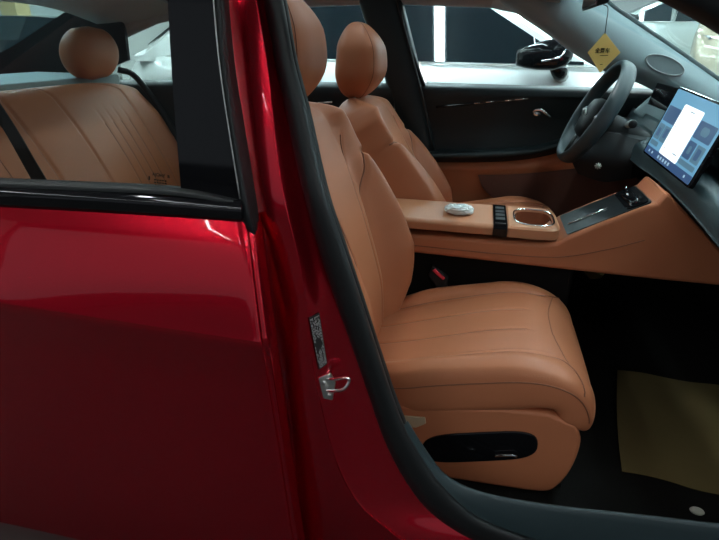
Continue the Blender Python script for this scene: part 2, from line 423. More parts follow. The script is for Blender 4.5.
# far rear pillar (dark) round the rear quarter
rows = [[pt(-60,78,2.42), pt(0,53,2.40), pt(57,17,2.38), pt(90,-2,2.36)],
        [pt(-60,100,2.44), pt(0,70,2.42), pt(75,40,2.40), pt(120,20,2.38)],
        [pt(-60,120,2.46), pt(10,90,2.44), pt(100,70,2.44), pt(128,60,2.44)]]
MB().grid(rows, 5, 5, thick=(0,.02,0)).build('far_rear_pillar', M['plastic'], body)
rows = [[pt(90,-6,2.47), pt(140,-8,2.47), pt(200,-10,2.47)],[pt(112,26,2.47), pt(145,22,2.47), pt(170,10,2.47)],[pt(122,50,2.47),pt(128,46,2.47),pt(140,36,2.47)]]
MB().grid(rows[:2], 4, 4, thick=(0,.02,0)).build('far_quarter_trim', M['plastic'], body)
# rear shelf and rear window
MB().box((-2.15,1.08,1.03),(-1.70,2.42,1.075)).build('rear_shelf', M['greytrim'], body, bevel=.006)
MB().grid([[Vector((-2.5,1.12,.985)),Vector((-2.5,2.38,.985))],[Vector((-1.76,1.15,1.36)),Vector((-1.76,2.35,1.36))]], 4, 4, thick=(.004,0,.004), lin=True).build('rear_window', M['clear2'], body)
# windscreen
MB().grid([[Vector((.25,1.06,1.40)),Vector((.32,1.75,1.43)),Vector((.25,2.38,1.40))],[Vector((.70,1.05,1.19)),Vector((.88,1.75,1.19)),Vector((.70,2.40,1.19))],[Vector((1.16,1.05,.94)),Vector((1.42,1.75,.935)),Vector((1.16,2.42,.94))]], 5, 5, thick=(.005,0,.004)).build('windscreen', M['clear'], body)
MB().box((.16,1.05,1.40),(.27,2.4,1.44)).build('windscreen_header', M['headliner'], body, bevel=.01)
# cabin floor, far inner side, bulkhead
MB().box((-2.1,1.0,.13),(1.2,2.5,.175)).build('cabin_floor', M['carpet'], body)
MB().prism([(1.2,1.0,.175),(1.02,1.0,.175),(.86,1.0,.45),(.80,1.0,.62),(.86,1.0,.8),(1.2,1.0,.8)], (0,1.48,0)).build('footwell_bulkhead', M['carpet'], body, bevel=.02)
MB().box((-1.9,2.44,.17),(1.15,2.50,.36)).build('far_sill', M['carpet'], body)
# bonnet and front wing, rear deck
MB().grid([[Vector((1.1,.96,.80)),Vector((1.1,1.1,.92)),Vector((1.15,1.75,.95)),Vector((1.1,2.4,.92)),Vector((1.1,2.54,.80))],
           [Vector((1.8,.96,.72)),Vector((1.8,1.1,.82)),Vector((1.85,1.75,.86)),Vector((1.8,2.4,.82)),Vector((1.8,2.54,.72))],
           [Vector((2.3,1.05,.60)),Vector((2.35,1.2,.70)),Vector((2.42,1.75,.74)),Vector((2.35,2.3,.70)),Vector((2.3,2.45,.60))]], 6, 6, thick=(0,0,-.02)).build('bonnet', M['red'], body)
MB().grid([[Vector((-3.0,1.02,.80)),Vector((-3.0,1.2,.90)),Vector((-3.05,1.75,.92)),Vector((-3.0,2.3,.90)),Vector((-3.0,2.48,.80))],
           [Vector((-2.45,.96,.84)),Vector((-2.45,1.1,.96)),Vector((-2.45,1.75,.985)),Vector((-2.45,2.4,.96)),Vector((-2.45,2.54,.84))]], 6, 6, thick=(0,0,-.02)).build('boot_lid', M['red'], body)

# ------------------------------------------------------------------ near rear door
rd = thing('rear_door', 'glossy red rear door with black window trim, filling the left foreground', 'car door', (-.9,.86,.1))
prof = [((-80,199),(241,220),.885),((-80,225),(246,250),.866),((-80,260),(251,290),.846),((-80,287),(257,336),.829),((-80,293),(258,343),.8265),((-80,298),(259,349),.8275),((-80,312),(261,360),.835),((-80,345),(265,385),.8485),((-80,420),(274,440),.8615),((-80,500),(284,505),.866),((-80,600),(297,590),.868)]
rows = []
for (a,b),(c,d),Y in prof:
    rows.append([pt(a+(c-a)*t, b+(d-b)*t, Y) for t in (0,.25,.5,.75,.96)] + [pt(c,d,Y+.002)])
skin = MB().grid(rows, 5, 5).build('door_skin', M['red'], rd)
# folded front edge of the door
rows = []
for (a,b),(c,d),Y in prof:
    e = pt(c,d,Y+.002)
    rows.append([e, e+Vector((.005,.004,0)), e+Vector((.006,.012,0)), e+Vector((.004,.014,0)), e+Vector((.012,.022,0)), e+Vector((.013,.06,0)), e+Vector((-.02,.075,0))])
MB().grid(rows, 5, 4).build('door_edge', M['red'], rd)
# window frame: black pillar cover, belt moulding, seals
MB().grid([[pt(a,b,.892+.35*TH(b)) for a,b in r_] for r_ in (((166,-30),(212,-30)),((171,60),(220,60)),((176,130),(230,130)),((181,190),(240,202)))], 5, 5, thick=(0,.012,0)).build('pillar_cover', M['gloss'], rd, bevel=.001)
MB().grid([[pt(-80,183,.886), pt(90,191,.884), pt(241,201,.884)],[pt(-80,190,.876), pt(90,198,.873), pt(241,209,.873)],[pt(-80,200,.876), pt(90,208,.873), pt(241,219,.873)],[pt(-80,204,.886), pt(90,212,.883), pt(241,222,.883)]], 5, 6, thick=(0,.02,0)).build('belt_moulding', M['gloss'], rd)
MB().grid([[pt(-80,176,.896), pt(90,183,.895), pt(180,188,.894), pt(241,200,.892)],[pt(-80,180,.886), pt(90,187,.885), pt(180,192,.884), pt(241,203,.882)],[pt(-80,184,.884), pt(90,191,.883), pt(180,196,.882), pt(241,206,.88)]], 4, 4, thick=(0,.012,0)).build('window_wiper_seal', M['rubber'], rd)
MB().grid([[pt(211,-40,.888+.35*TH(-40)), pt(218,-40,.888+.35*TH(-40)), pt(223,-40,.92+.6*TH(-40))],[pt(219,60,.888+.35*TH(60)), pt(225,60,.888+.35*TH(60)), pt(232,60,.92+.6*TH(60))],[pt(229,130,.888+.35*TH(130)), pt(234,130,.888+.35*TH(130)), pt(243,130,.92+.6*TH(130))],[pt(240,200,.888), pt(246,203,.888), pt(255,205,.92)],[pt(242,222,.887), pt(252,226,.89), pt(258,228,.92)],[pt(250,238,.90), pt(257,244,.905), pt(259,246,.92)]], 5, 4, thick=(0,.01,0)).build('frame_seal', M['rubber'], rd)
MB().tube(spline([pt(211,-30,.886+.35*TH(-30)), pt(219,60,.886+.35*TH(60)), pt(229,130,.886+.35*TH(130)), pt(240,199,.886)], 8), .0014, 6).build('bright_edge', M['steel'], rd)
wg = MB().grid([[pt(-90,-40,.903+.35*TH(-40)), pt(168,-40,.903+.35*TH(-40))],[pt(-90,70,.903+.35*TH(70)), pt(174,70,.903+.35*TH(70))],[pt(-90,184,.905), pt(183,196,.905)]], 4, 4, thick=(0,.004,0)).build('window_glass', M['tint'], rd)
ux = pt(172,178,.90)-pt(152,174.5,.90); uy = pt(160,160,.90)-pt(160,170,.90)
text_mesh('glass_mark', 'AJOHY  B', .0085, M['ink'], wg, pt(161,175.5,.896), ux, uy)
gm = MB()
for r0, (x0, x1) in enumerate(((154,167),(154,167),(155,166))):
    y0 = 179+r0*2.6
    for k in range(5):
        q0 = x0+(x1-x0)*k/5; q1 = q0+(x1-x0)/5*.8
        gm.add([pt(q0,y0+(q0-154)*.12,.9), pt(q1,y0+(q1-154)*.12,.9), pt(q1,y0+1.3+(q1-154)*.12,.9), pt(q0,y0+1.3+(q0-154)*.12,.9)], [(0,1,2,3)], 0, False)
gm.add([pt(148.5,176,.9),pt(150,176,.9),pt(150,180,.9),pt(148.5,180,.9)], [(0,1,2,3)], 0, False)
gm.build('glass_small_print', M['ink'], wg)
# latch and hinge hardware in the shut gap
hg = MB().box(tuple(pt(277,366,.965)+Vector((-.012,0,-.05))), tuple(pt(277,366,.965)+Vector((.014,.03,.05))))
hg.build('hinge', M['plastic'], rd, bevel=.004)

# ------------------------------------------------------------------ far driver door
dd = thing('driver_door', 'dark inner face of the far driver door with tan lower trim, behind the steering wheel', 'car door', (.3,2.46,.2))
def strip(rows, m, name, parent, nu=5, nv=5, th=.02): return MB().grid(rows, nu, nv, thick=(0,th,0)).build(name, m, parent)
xs = (395,440,500,560,620,680,740)
# upper dark panel, from window ledge to armrest
rows = [[pt(x, 83+(x-440)*.028, 2.50) for x in xs],
        [pt(x, 86+(x-440)*.028, 2.44) for x in xs],
        [pt(x, 93+(x-440)*.03, 2.425) for x in xs],
        [pt(x, 107-(x-440)*.045, 2.435) for x in xs],
        [pt(x, 128-(x-440)*.03, 2.455) for x in xs],
        [pt(x, 152-(x-440)*.02, 2.455) for x in xs]]
strip(rows, M['doortrim'], 'upper_panel', dd)
rows = [[pt(x,y,2.46) for x,y in ((420,150),(490,148),(540,144),(600,125),(680,105))],
        [pt(x,y,2.40) for x,y in ((420,153),(490,151),(540,147),(600,128),(680,108))],
        [pt(x,y,2.385) for x,y in ((420,158),(490,157),(540,152),(600,134),(680,114))],
        [pt(x,y,2.43) for x,y in ((420,162),(490,162),(540,157),(600,141),(680,122))]]
strip(rows, M['doortrim'], 'armrest', dd)
rows = [[pt(x,y,2.455) for x,y in ((420,158),(490,158),(540,152),(600,136),(680,118))],
        [pt(x,y,2.42) for x,y in ((420,168),(490,168),(540,164),(600,150),(680,135))],
        [pt(x,y,2.43) for x,y in ((420,176),(490,178),(540,176),(600,170),(680,160))],
        [pt(x,y,2.455) for x,y in ((420,215),(490,215),(540,215),(600,215),(680,215))],
        [pt(x,y,2.455) for x,y in ((420,300),(490,300),(540,300),(600,300),(680,300))]]
strip(rows, M['leather'], 'lower_panel', dd)
rows = [[pt(x,y,2.413) for x,y in ((478,175),(520,174),(580,168),(640,158))],
        [pt(x,y,2.418) for x,y in ((483,188),(520,188),(580,185),(640,178))],
        [pt(x,y,2.425) for x,y in ((496,200),(530,204),(580,206),(640,206))],
        [pt(x,y,2.43) for x,y in ((520,214),(540,220),(580,222),(640,222))]]
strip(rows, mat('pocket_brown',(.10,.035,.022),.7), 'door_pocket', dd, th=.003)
MB().tube(spline([pt(436,107,2.43), pt(470,104,2.432), pt(500,101,2.434), pt(530,99,2.436)],6), .0045, 8).build('trim_strip', M['gloss'], dd)
ts = MB()
for a,b in ((474,480),(486,494),(505,511),(515,528)):
    ts.tube([pt(a,103.6-(a-470)*.085,2.428), pt(b,103.6-(b-470)*.085,2.428)], .003, 6)
ts.build('trim_strip_accent', M['chrome'], dd)
hd = MB().tube(spline([pt(533,112,2.435), pt(536,110,2.425), pt(541,110,2.42), pt(545,113,2.42), pt(550,117,2.43)],5), .006, 8)
hd.ellipsoid(pt(537,114,2.43), (.016,.006,.010), 12, 8); hd.build('inner_handle', M['chrome'], dd)
MB().tube([pt(550,118,2.44), pt(600,119,2.44)], .002, 6).build('panel_joint', M['rubber'], dd)
MB().grid([[pt(430,90,2.515), pt(560,92,2.515), pt(690,96,2.515)],[pt(410,30,2.49), pt(540,20,2.49), pt(640,60,2.49)],[pt(392,-30,2.46), pt(480,-30,2.46), pt(500,-25,2.46)]], 4, 4, thick=(0,.004,0)).build('window_glass', M['clear'], dd)
MB().tube(spline([pt(393,-20,2.44), pt(402,20,2.44), pt(414,58,2.44), pt(424,86,2.44)],5), .008, 8).build('window_channel', M['rubber'], dd)

# ------------------------------------------------------------------ far rear door
rd2 = thing('rear_door', 'dark inner face of the far rear door seen between the two front seats', 'car door', (-1.0,2.46,.3))
xs = (60,130,200,280,340,380,394)
rows = [[pt(x, 82+(x-300)*.012, 2.50) for x in xs],[pt(x, 85+(x-300)*.012, 2.45) for x in xs],[pt(x, 92+(x-300)*.012, 2.435) for x in xs],[pt(x, 115, 2.45) for x in xs],[pt(x, 170, 2.45) for x in xs],[pt(x,260,2.45) for x in xs]]
strip(rows, M['doortrim'], 'door_panel', rd2)
MB().grid([[pt(110,88,2.515), pt(260,88,2.515), pt(400,88,2.515)],[pt(112,40,2.49), pt(260,30,2.49), pt(382,30,2.49)],[pt(120,-12,2.46), pt(260,-20,2.46), pt(360,-20,2.46)]], 4, 4, thick=(0,.004,0)).build('window_glass', M['clear'], rd2)
MB().tube([pt(318,103,2.43), pt(332,102,2.43)], .004, 6).build('inner_handle', M['steel'], rd2)

# ================================================================== seats
Z_FLOOR = .175
def front_seat(name, label, dx, yc, recline, hx, hz, near):
    t = thing(name, label, 'car seat', (hx, yc, Z_FLOOR))
    # ---- backrest: front surface spine leans back from (hx,hz)
    a = R_(recline); L = .64
    d = Vector((-math.sin(a), 0, math.cos(a))); nf = Vector((math.cos(a), 0, math.sin(a)))
    h = Vector((hx, 0, hz))
    def sp_pt(s, lift): q = h + d*s + nf*lift; return (q.x, q.z)
    spine = [sp_pt(-.14,-.07), sp_pt(0,-.06), sp_pt(.15,-.055), sp_pt(.3,-.06), sp_pt(.45,-.078), sp_pt(.56,-.086), sp_pt(L,-.09)]
    wt = [(0,.20),(.25,.255),(.45,.272),(.60,.262),(.72,.250),(.84,.240),(.93,.212),(1,.155)]
    tt = [(0,.06),(.3,.09),(.7,.09),(.9,.085),(1,.068)]
    edge_t = [(0,.46),(.45,.50),(.58,.58),(.66,.74),(.715,.84)]
    amp_t = [(0,.01),(.12,.035),(.34,.076),(.5,.062),(.62,.045),(.70,.034),(.718,.027),(.745,.028),(.9,.02),(1,0)]
    in_t = [(0,.33),(.45,.36),(.6,.44),(.72,.60),(.85,.72)]
    def lin(tab, x):
        for (a_, b_), (c_, d_) in zip(tab, tab[1:]):
            if x <= c_: return b_+(d_-b_)*max(0, (x-a_)/(c_-a_))
        return tab[-1][1]
    def bump(u, v):
        au = abs(u); e = lin(edge_t, v) if v < .715 else .84-.34*sstep(.715,.79,v)
        inb = (u > 0) == near          # the bolster beside the console stands taller than the one by the door
        am = lin(amp_t, v)+.032*lin([(0,0),(.2,1),(.9,1),(1,0)], v) if inb else lin(amp_t, v)*(.6 if near else 1.05)
        eb = lin([(0,.46),(.45,.50),(.6,.57),(.74,.60),(.88,.55),(1,.5)], v)
        b = am*sstep(eb, eb+.26+.12*sstep(.6,.8,v), au)
        if au > .80: b -= .010*math.exp(-((v-.722)/.012)**2)*sstep(.80,.88,au)
        if .1 < v < .722: b -= .007*math.exp(-((au-e)/.024)**2)*(1-sstep(.70,.722,v))
        if .1 < v < .86: b -= .004*math.exp(-((au-lin(in_t, v))/.020)**2)*(1-sstep(.78,.86,v))
        return b
    P = Pad(spine, yc, wt, tt, bump, 4.6, .05, .11, 180, 200)
    mb = P.mesh(MB())
    for s in (-1,1):
        P.seam(mb, [(s*e_, v_) for v_, e_ in ((.12,.468),(.3,.487),(.45,.50),(.58,.58),(.66,.74),(.70,.815),(.72,.88),(.723,.96))], .0026)
        P.seam(mb, [(s*e_, v_) for v_, e_ in ((.12,.338),(.3,.35),(.45,.36),(.6,.44),(.72,.60),(.82,.695))], .0022)
    mb.build('backrest', [M['leather'], M['seam']], t)
    # plastic shell on the back
    q = h + d*.30 - nf*.125
    MB().loft([[h + d*s - nf*(.112+k2*.02) + Vector((0, yc-h.y, 0)) + Vector((0, w_*sp(math.cos(k*math.pi/12),.5), 0)) - nf*(.02*sp(math.sin(k*math.pi/12),.5)) for k in range(24)]
               for s, w_, k2 in ((-.02,.17,0),(.1,.21,.2),(.3,.225,.3),(.5,.19,0),(.58,.14,-.6))]).build('back_shell', M['plastic'], t)
    # ---- headrest
    hb = h + d*(L-(.018 if near else .010)) - nf*(.080 if near else .073)
    HH = .285 if near else .27
    hr = MB(); rings = []
    n = 40
    for i in range(25):
        v = .5-.5*math.cos(math.pi*i/24); k = (1-abs(2*v-1)**2.6)**.45 if 0 < i < 24 else 0.015
        zz = hb + Vector((.02,0,1)).normalized()*(HH*v) + Vector((.02*math.sin(v*math.pi),0,0))
        tx = interp([(0,.074),(.35,.087),(.65,.082),(1,.064)], v)*max(k,.1 if 0<v<1 else .015); wy = interp([(0,.125),(.35,.138),(.65,.134),(1,.115)], v)*max(k,.02)
        ring = []
        for j in range(n):
            b = 2*math.pi*j/n; c, s_ = sp(math.cos(b),.62), sp(math.sin(b),.62)
            y = wy*c; x = tx*s_
            if s_ > 0: x += .012*abs(c)**2*k
            ring.append(zz + Vector((x, yc-zz.y+y, 0)))
        rings.append(ring)
    hr.loft(rings)
    # welt seam round the front face
    for s in (-1,1):
        pts = []
        for i in range(2,23):
            v = i/24; r0 = rings[i]; j = int(round(n*(.10 if s > 0 else .40)))
            pts.append(r0[j])
        hr.tube(pts, .0014, 5, 1)
    ho = hr.build('headrest', [M['leather'], M['seam']], t)
    for s in (-.055,.055):
        ps = MB()
        b0 = h + d*(L-.06) - nf*.05
        ps.tube([Vector((b0.x, yc+s, b0.z)), Vector((hb.x, yc+s, hb.z+.03))], .006, 10)
        ps.build('headrest_post', M['chrome'], t)
    # ---- cushion
    cx = dx; cz = 0 if near else .085
    sp2 = [(a_, b_+cz) for a_, b_ in ((cx-.27,.365),(cx-.15,.395),(cx-.02,.43),(cx+.10,.462),(cx+.20,.482),(cx+.265,.466),(cx+.292,.415),(cx+.285,.36))]
    wt2 = [(0,.23),(.3,.265),(.7,.27),(.9,.262),(1,.25)]
    tt2 = [(0,.06),(.6,.07),(.85,.055),(1,.05)]
    def bump2(u, v):
        au = abs(u); b = interp([(0,.02),(.3,.034),(.6,.022),(.85,.006),(1,0)], v)*sstep(.58,.84,au)
        if v < .78: b -= .006*math.exp(-((au-.66)/.018)**2)
        for q in (-1,.22):
            if v < .74: b -= .0035*math.exp(-((au-q)/.016)**2)*(1-sstep(.66,.74,v))
        return b
    Pc = Pad(sp2, yc, wt2, tt2, bump2, 4.2, .05, .06)
    mb = Pc.mesh(MB())
    for s in (-1,1):
        Pc.seam(mb, [(s*.66,.05),(s*.66,.4),(s*.66,.70),(s*.68,.77),(s*.74,.80),(s*.84,.82),(s*.97,.84)])
        Pc.seam(mb, [(s*.993,.05),(s*.993,.4),(s*.993,.8),(s*.985,.92)], .0016)
        Pc.seam(mb, [(s*.22,.05),(s*.22,.4),(s*.22,.70)], .0012)
    Pc.seam(mb, [(-.74,.80),(-.3,.775),(0,.77),(.3,.775),(.74,.80)], .0012)
    mb.build('cushion', [M['leather'], M['seam']], t)
    # ---- base skirt under the cushion
    def skirt(y0, y1):
        poly = [(cx-.30,.18),(cx-.29,.37),(cx-.15,.388),(cx,.405),(cx+.12,.425),(cx+.23,.43),(cx+.295,.405),(cx+.312,.36),(cx+.305,.28),(cx+.28,.215),(cx+.24,.188),(cx+.1,.182),(cx-.1,.18)]
        poly = [(x, z+cz*(1 if z > .3 else 0)) for x, z in poly]
        pl_ = spline([Vector((x,0,z)) for x,z in poly[6:12]], 5); poly = poly[:6] + [(v.x,v.z) for v in pl_] + poly[12:]
        return MB().prism([(x,y0,z) for x,z in poly], (0,y1-y0,0), 0, True)
    sk = skirt(yc-.262, yc+.262).build('side_skirt', M['leather'], t, bevel=.018, seg=4, sharp=40)
    # switch panel on both flanks
    ys = yc-.266
    if near:
        cap = [ptx_y(p, ys) for p in capsule(480,447.5,58,14.5,1.5)]
        pn = MB().prism(cap, (0,.012,0)).build('switch_panel', M['gloss'], t, bevel=.003)
        sw = MB().tube([pt(495,455.5,ys-.006), pt(512,455,ys-.007), pt(517,456.5,ys-.006)], .0035, 8)
        sw.build('recline_switch', M['chrome'], pn)
        MB().ellipsoid(pt(471,449,ys-.002), (.012,.006,.006), 14, 8).build('lumbar_switch', M['gloss'], pn)
        MB().prism([ptx_y(p, ys) for p in ((400,416),(425,418),(426,424),(416,428),(402,427))], (0,.006,0)).build('hinge_cover', M['beigetrim'], t, bevel=.002)
    # rails and bracket
    for s in (-.2,.2):
        rl_ = MB(); rl_.box((cx-.30, yc+s-.02, Z_FLOOR), (cx+.30, yc+s+.02, Z_FLOOR+.035))
        rl_.box((cx-.24, yc+s-.015, Z_FLOOR+.03), (cx+.20, yc+s+.015, .23))
        rl_.build('seat_rail', M['plastic'], t, bevel=.003)
    if near:
        bk = MB().prism([pt(428,276,1.625), pt(433,266,1.625), pt(448,278,1.625), pt(446,300,1.625)], (0,.02,0)).build('belt_buckle', M['plastic'], t, bevel=.003)
        MB().prism([pt(432,271,1.619), pt(435,269.5,1.619), pt(445,278.5,1.619), pt(443,280.5,1.619)], (0,.012,0)).build('release_button', M['redbtn'], bk, bevel=.002)
    return t
def capsule(cx, cy, rx, ry, sk, n=40):
    out = []
    for k in range(n):
        a = 2*math.pi*k/n; x = rx*sp(math.cos(a),.45); y = ry*sp(math.sin(a),.75)
        out.append((cx+x, cy+y - x*.045))
    return out
def ptx_y(p, Y): return pt(p[0], p[1], Y)
front_seat('passenger_seat', 'tan leather front passenger seat, nearest the open doorway, with a black switch panel', .0, 1.385, 17, -.258, .50, True)
front_seat('driver_seat', 'tan leather driver seat standing behind the centre console, facing the steering wheel', .03, 2.125, 26, -.138, .50, False)

# ---- rear bench
rb = thing('rear_bench', 'tan leather rear bench seen through the tinted rear door window', 'car seat', (-1.35,1.75,Z_FLOOR))
a = R_(27); d = Vector((-math.sin(a),0,math.cos(a))); nf = Vector((math.cos(a),0,math.sin(a))); h = Vector((-1.31,0,.46))
def q_(s, l): q = h+d*s+nf*l; return (q.x, q.z)
spine = [q_(-.1,-.05), q_(.1,-.045), q_(.3,-.04), q_(.55,-.055), q_(.70,-.07)]
ul = [-.62,-.35,-.16,.16,.35,.62]
def bump3(u, v):
    au = abs(u); b = 0
    b += .03*sstep(.78,.92,au)*interp([(0,1),(.7,1),(.95,0)], v)
    b += .012*(math.cos((au-.55)/.4*math.pi/2) if abs(au-.55) < .4 else 0)*-1*interp([(0,1),(.8,.6),(1,0)], v)
    for q, dp in ((.17,.012),(.42,.004),(.50,.004),(.58,.004),(.66,.004),(.78,.008)): b -= dp*math.exp(-((au-q)/.008)**2)*(1-sstep(.72,.86,v) if q not in (.17,.78) else 1)
    return b
Pr = Pad(spine, 1.75, [(0,.67),(.7,.69),(.9,.69),(1,.66)], [(0,.06),(.7,.065),(1,.05)], bump3, 5, .04, .1, 200, 80)
mb = Pr.mesh(MB())
for s in (-1,1):
    for q, v1, r in ((.17,.95,.003),(.42,.74,.0022),(.50,.74,.0022),(.58,.74,.0022),(.66,.74,.0022),(.78,.92,.0025)): Pr.seam(mb, [(s*q,.05),(s*q,.4),(s*q,v1)], r)
mb.build('backrest', [M['leather'], M['seam']], rb)
sp3 = [(-1.36,.39),(-1.2,.405),(-1.0,.43),(-.88,.42),(-.84,.37)]
Prc = Pad(sp3, 1.75, [(0,.66),(1,.66)], [(0,.06),(1,.05)], lambda u,v: 0, 5, .04, .1, 60, 40)
Prc.mesh(MB()).build('cushion', [M['leather'], M['seam']], rb)
for y in (2.21,):
    hb = h+d*.725-nf*.05; hr = MB(); rings = []
    for i in range(21):
        v = i/20; k = math.sin(math.pi*v)**.35 if 0 < v < 1 else .02
        ring = []
        for j in range(36):
            b = 2*math.pi*j/36
            ring.append(Vector((hb.x+.012*v + .068*k*sp(math.sin(b),.7), y+.15*max(k,.05)*sp(math.cos(b),.6), hb.z-.02+.215*v)))
        rings.append(ring)
    hr.loft(rings); hr.build('headrest', M['leather'], rb)
MB().box((-1.60,1.09,.18),(-.9,2.41,.34)).build('seat_base', M['carpet'], rb, bevel=.02)
rows = [[pt(-30,84,1.5), pt(-18,78,1.5)],[pt(2,128,1.47), pt(12,122,1.47)],[pt(26,170,1.44), pt(38,166,1.44)],[pt(46,205,1.42), pt(60,202,1.42)]]
MB().grid(rows, 3, 5, thick=(0,.003,0)).build('near_dark_strip', M['plastic'], rb)  # thin dark strip running diagonally across the lower rear door window
MB().tube(spline([Vector((-1.66,2.36,1.10)), Vector((-1.60,2.41,1.06)), Vector((-1.47,2.43,.85)), Vector((-1.36,2.42,.6))], 6), .014, 8).build('belt_strap', M['plastic'], rb)

# ================================================================== centre console
YN, YF = 1.62, 1.85
cn = thing('centre_console', 'tan leather centre console with a cup holder between the two front seats', 'console', (.15,(YN+YF)/2,.6))
side = [pt(x,y,YN) for x,y in ((372,249),(440,256),(500,263),(600,274),(665,281),(760,290),(760,282),(719,248),(690,216),(668,192),(657,203),(640,209),(600,224),(568,237),(557,243),(540,244),(372,232))]
MB().prism(side, (0,YF-YN,0)).build('body', M['leather'], cn, bevel=.012, seg=4)
XL = pt(494,222,YN).x; XB = pt(508,224,YN).x; XC = pt(561,238,YN).x
zt = pt(470,223,YN).z; zb = zt-.034
lidp = lambda x0, x1, e=0: [(x0,YN-.004,zb-e),(x0,YN-.006,zt-.008-e),(x0,YN+.004,zt+e),(x0,YF-.004,zt+e),(x0,YF+.004,zt-.008),(x0,YF+.004,zb)]
MB().prism(lidp(-.34,XL), (XL+.34,0,0)).build('armrest_lid', M['leather_lit'], cn, bevel=.006, seg=3)
bd = MB().prism(lidp(XL,XB,.0015), (XB-XL,0,0)).build('control_strip', M['gloss'], cn, bevel=.0015)
sw = MB()
for i in range(4): sw.box((XL+.006,YN+.045+i*.04,zt+.001),(XB-.006,YN+.075+i*.04,zt+.005))
sw.build('button', M['plastic'], bd, bevel=.0015)
MB().box((XL+.004,YN+.012,zt+.001),(XB-.004,YN+.028,zt+.004)).build('bright_rocker', M['chrome'], bd, bevel=.001)
MB().box((-.42,YN+.03,Z_FLOOR),(.33,YF-.03,.62)).build('lower_base', M['carpet'], cn, bevel=.01)
# cup holder block with an oval opening
cbk = MB(); n = 64; xc = (XB+XC)/2; yc = (YN+YF)/2; hx_, hy_ = (XC-XB)/2, (YF-YN)/2+.004
def oval(rx, ry, z, e, dx=0, dy=0): return [Vector((xc+dx+rx*sp(math.cos(2*math.pi*k/n),e), yc+dy+ry*sp(math.sin(2*math.pi*k/n),e), z)) for k in range(n)]
def outl(z, g=0):
    o = []
    for v, v2 in zip(oval(hx_-g, hy_-g, z, .42), oval(hx_-g, hy_-g, z, .06)): o.append(v if v.x > xc else v2)
    return o
cbk.loft([outl(zb), outl(zt-.006), outl(zt,.006), oval(.060,.086,zt,.62,.004,-.004), oval(.058,.084,zt-.004,.62,.004,-.004), oval(.053,.077,zt-.075,.62,.004,-.004)], caps=False)
cbk.add(oval(.053,.077,zt-.075,.62,.004,-.004), [tuple(range(n))])
cb = cbk.build('cup_holder', M['leather_lit'], cn, sharp=40)
MB().tube(oval(.0605,.0865,zt+.001,.62,.004,-.004), .003, 8, closed=True).build('chrome_ring', M['chrome'], cb)
MB().loft([oval(.0565,.0825,zt-.006,.62,.004,-.004), oval(.0525,.0765,zt-.074,.62,.004,-.004)], caps=False).add(oval(.0525,.0765,zt-.0735,.62,.004,-.004), [tuple(range(n))]).build('holder_liner', mat('liner_brown',(.22,.07,.035),.22,0,.6), cb)
for sx in (-1,1): MB().prism([Vector((xc+.004+sx*.056,yc-.025,zt-.014)), Vector((xc+.004+sx*.056,yc+.025,zt-.014)), Vector((xc+.004+sx*.036,yc+.012,zt-.03)), Vector((xc+.004+sx*.036,yc-.012,zt-.03))], (0,0,-.006)).build('grip_flap', M['leather_lit'], cb)
# sloping phone tray: black panel, rim, chrome line and selector
A = pt(568,237,YN); B = pt(657,203,YN); dv = (B-A); nv = Vector((-dv.z,0,dv.x)).normalized()
def tr(s, t, l=0): return A + dv*s + Vector((0, (YF-YN)*t, 0)) + nv*l
def rr_(s0, s1, t0, t1, rs, rt_, l):
    o = []
    for cs, ct, a0 in ((s1-rs,t1-rt_,0),(s0+rs,t1-rt_,90),(s0+rs,t0+rt_,180),(s1-rs,t0+rt_,270)):
        for k in range(7):
            a = R_(a0+k*15); o.append(tr(cs+rs*math.cos(a), ct+rt_*math.sin(a), l))
    return o
tray = MB().prism(rr_(.0,.97,.06,.90,.03,.05,.001), nv*.003).build('phone_tray', mat('tray_rubber',(.008,.010,.012),.4,spec=.3), cn, bevel=.001)
MB().prism(rr_(.70,.955,.09,.88,.05,.08,.0035), nv*.004).build('gloss_pad', M['gloss'], tray, bevel=.001)
MB().tube([tr(.06,.40,.006), tr(.3,.41,.006), tr(.54,.43,.006)], .0022, 6).build('chrome_line', M['chrome'], tray)
sl = MB().loft([[tr(.82+.07*sp(math.cos(2*math.pi*k/20),.7)*q, .5+.30*sp(math.sin(2*math.pi*k/20),.7)*q, l) for k in range(20)] for q, l in ((1,.006),(1,.009),(.9,.012),(.6,.013))])
slo = sl.build('selector', M['gloss'], tray)
for t in (.12,.52,.80): MB().tube([tr(.74+t*.13,t,.013), tr(.755+t*.13,t+.10,.013)], .003, 8).build('selector_accent', M['chrome'], slo)
MB().prism([pt(658,187,1.735), pt(662,184,1.77), pt(667,190,1.73), pt(663,194,1.70)], (0,0,.004)).build('usb_cover', M['plastic'], cn, bevel=.001)
MB().tube(spline([pt(390,243,YN-.001), pt(500,254,YN-.001), pt(560,257,YN-.001), pt(610,249,YN-.001), pt(645,240,YN-.001)],8), .0016, 6).build('side_seam', M['seam'], cn)

# wrapped key fob lying on the armrest
wf_ = thing('wrapped_key_fob', 'small whitish key fob in crinkled clear wrap lying on the armrest lid', 'key fob', (0,0,0))
c0 = pt(459,211.5,1.705); wf_.location = (c0.x, c0.y, zt)
fb = MB(); fb.ellipsoid((c0.x-.003,c0.y,zt+.016), (.036,.021,.011), 20, 12, 0, .8); fb.build('fob', M['white'], wf_)
wr = MB(); rnd = random.Random(5)
wr.ellipsoid((c0.x,c0.y,zt+.0165), (.047,.028,.0155), 30, 18, 0, .8)
for v in wr.v:
    v += Vector((rnd.uniform(-.002,.002), rnd.uniform(-.002,.002), rnd.uniform(-.0018,.0018)))
    v.z = max(v.z, zt+.0006)
wr.sm = [False]*len(wr.sm)
wr.build('wrap', M['wrap'], wf_)

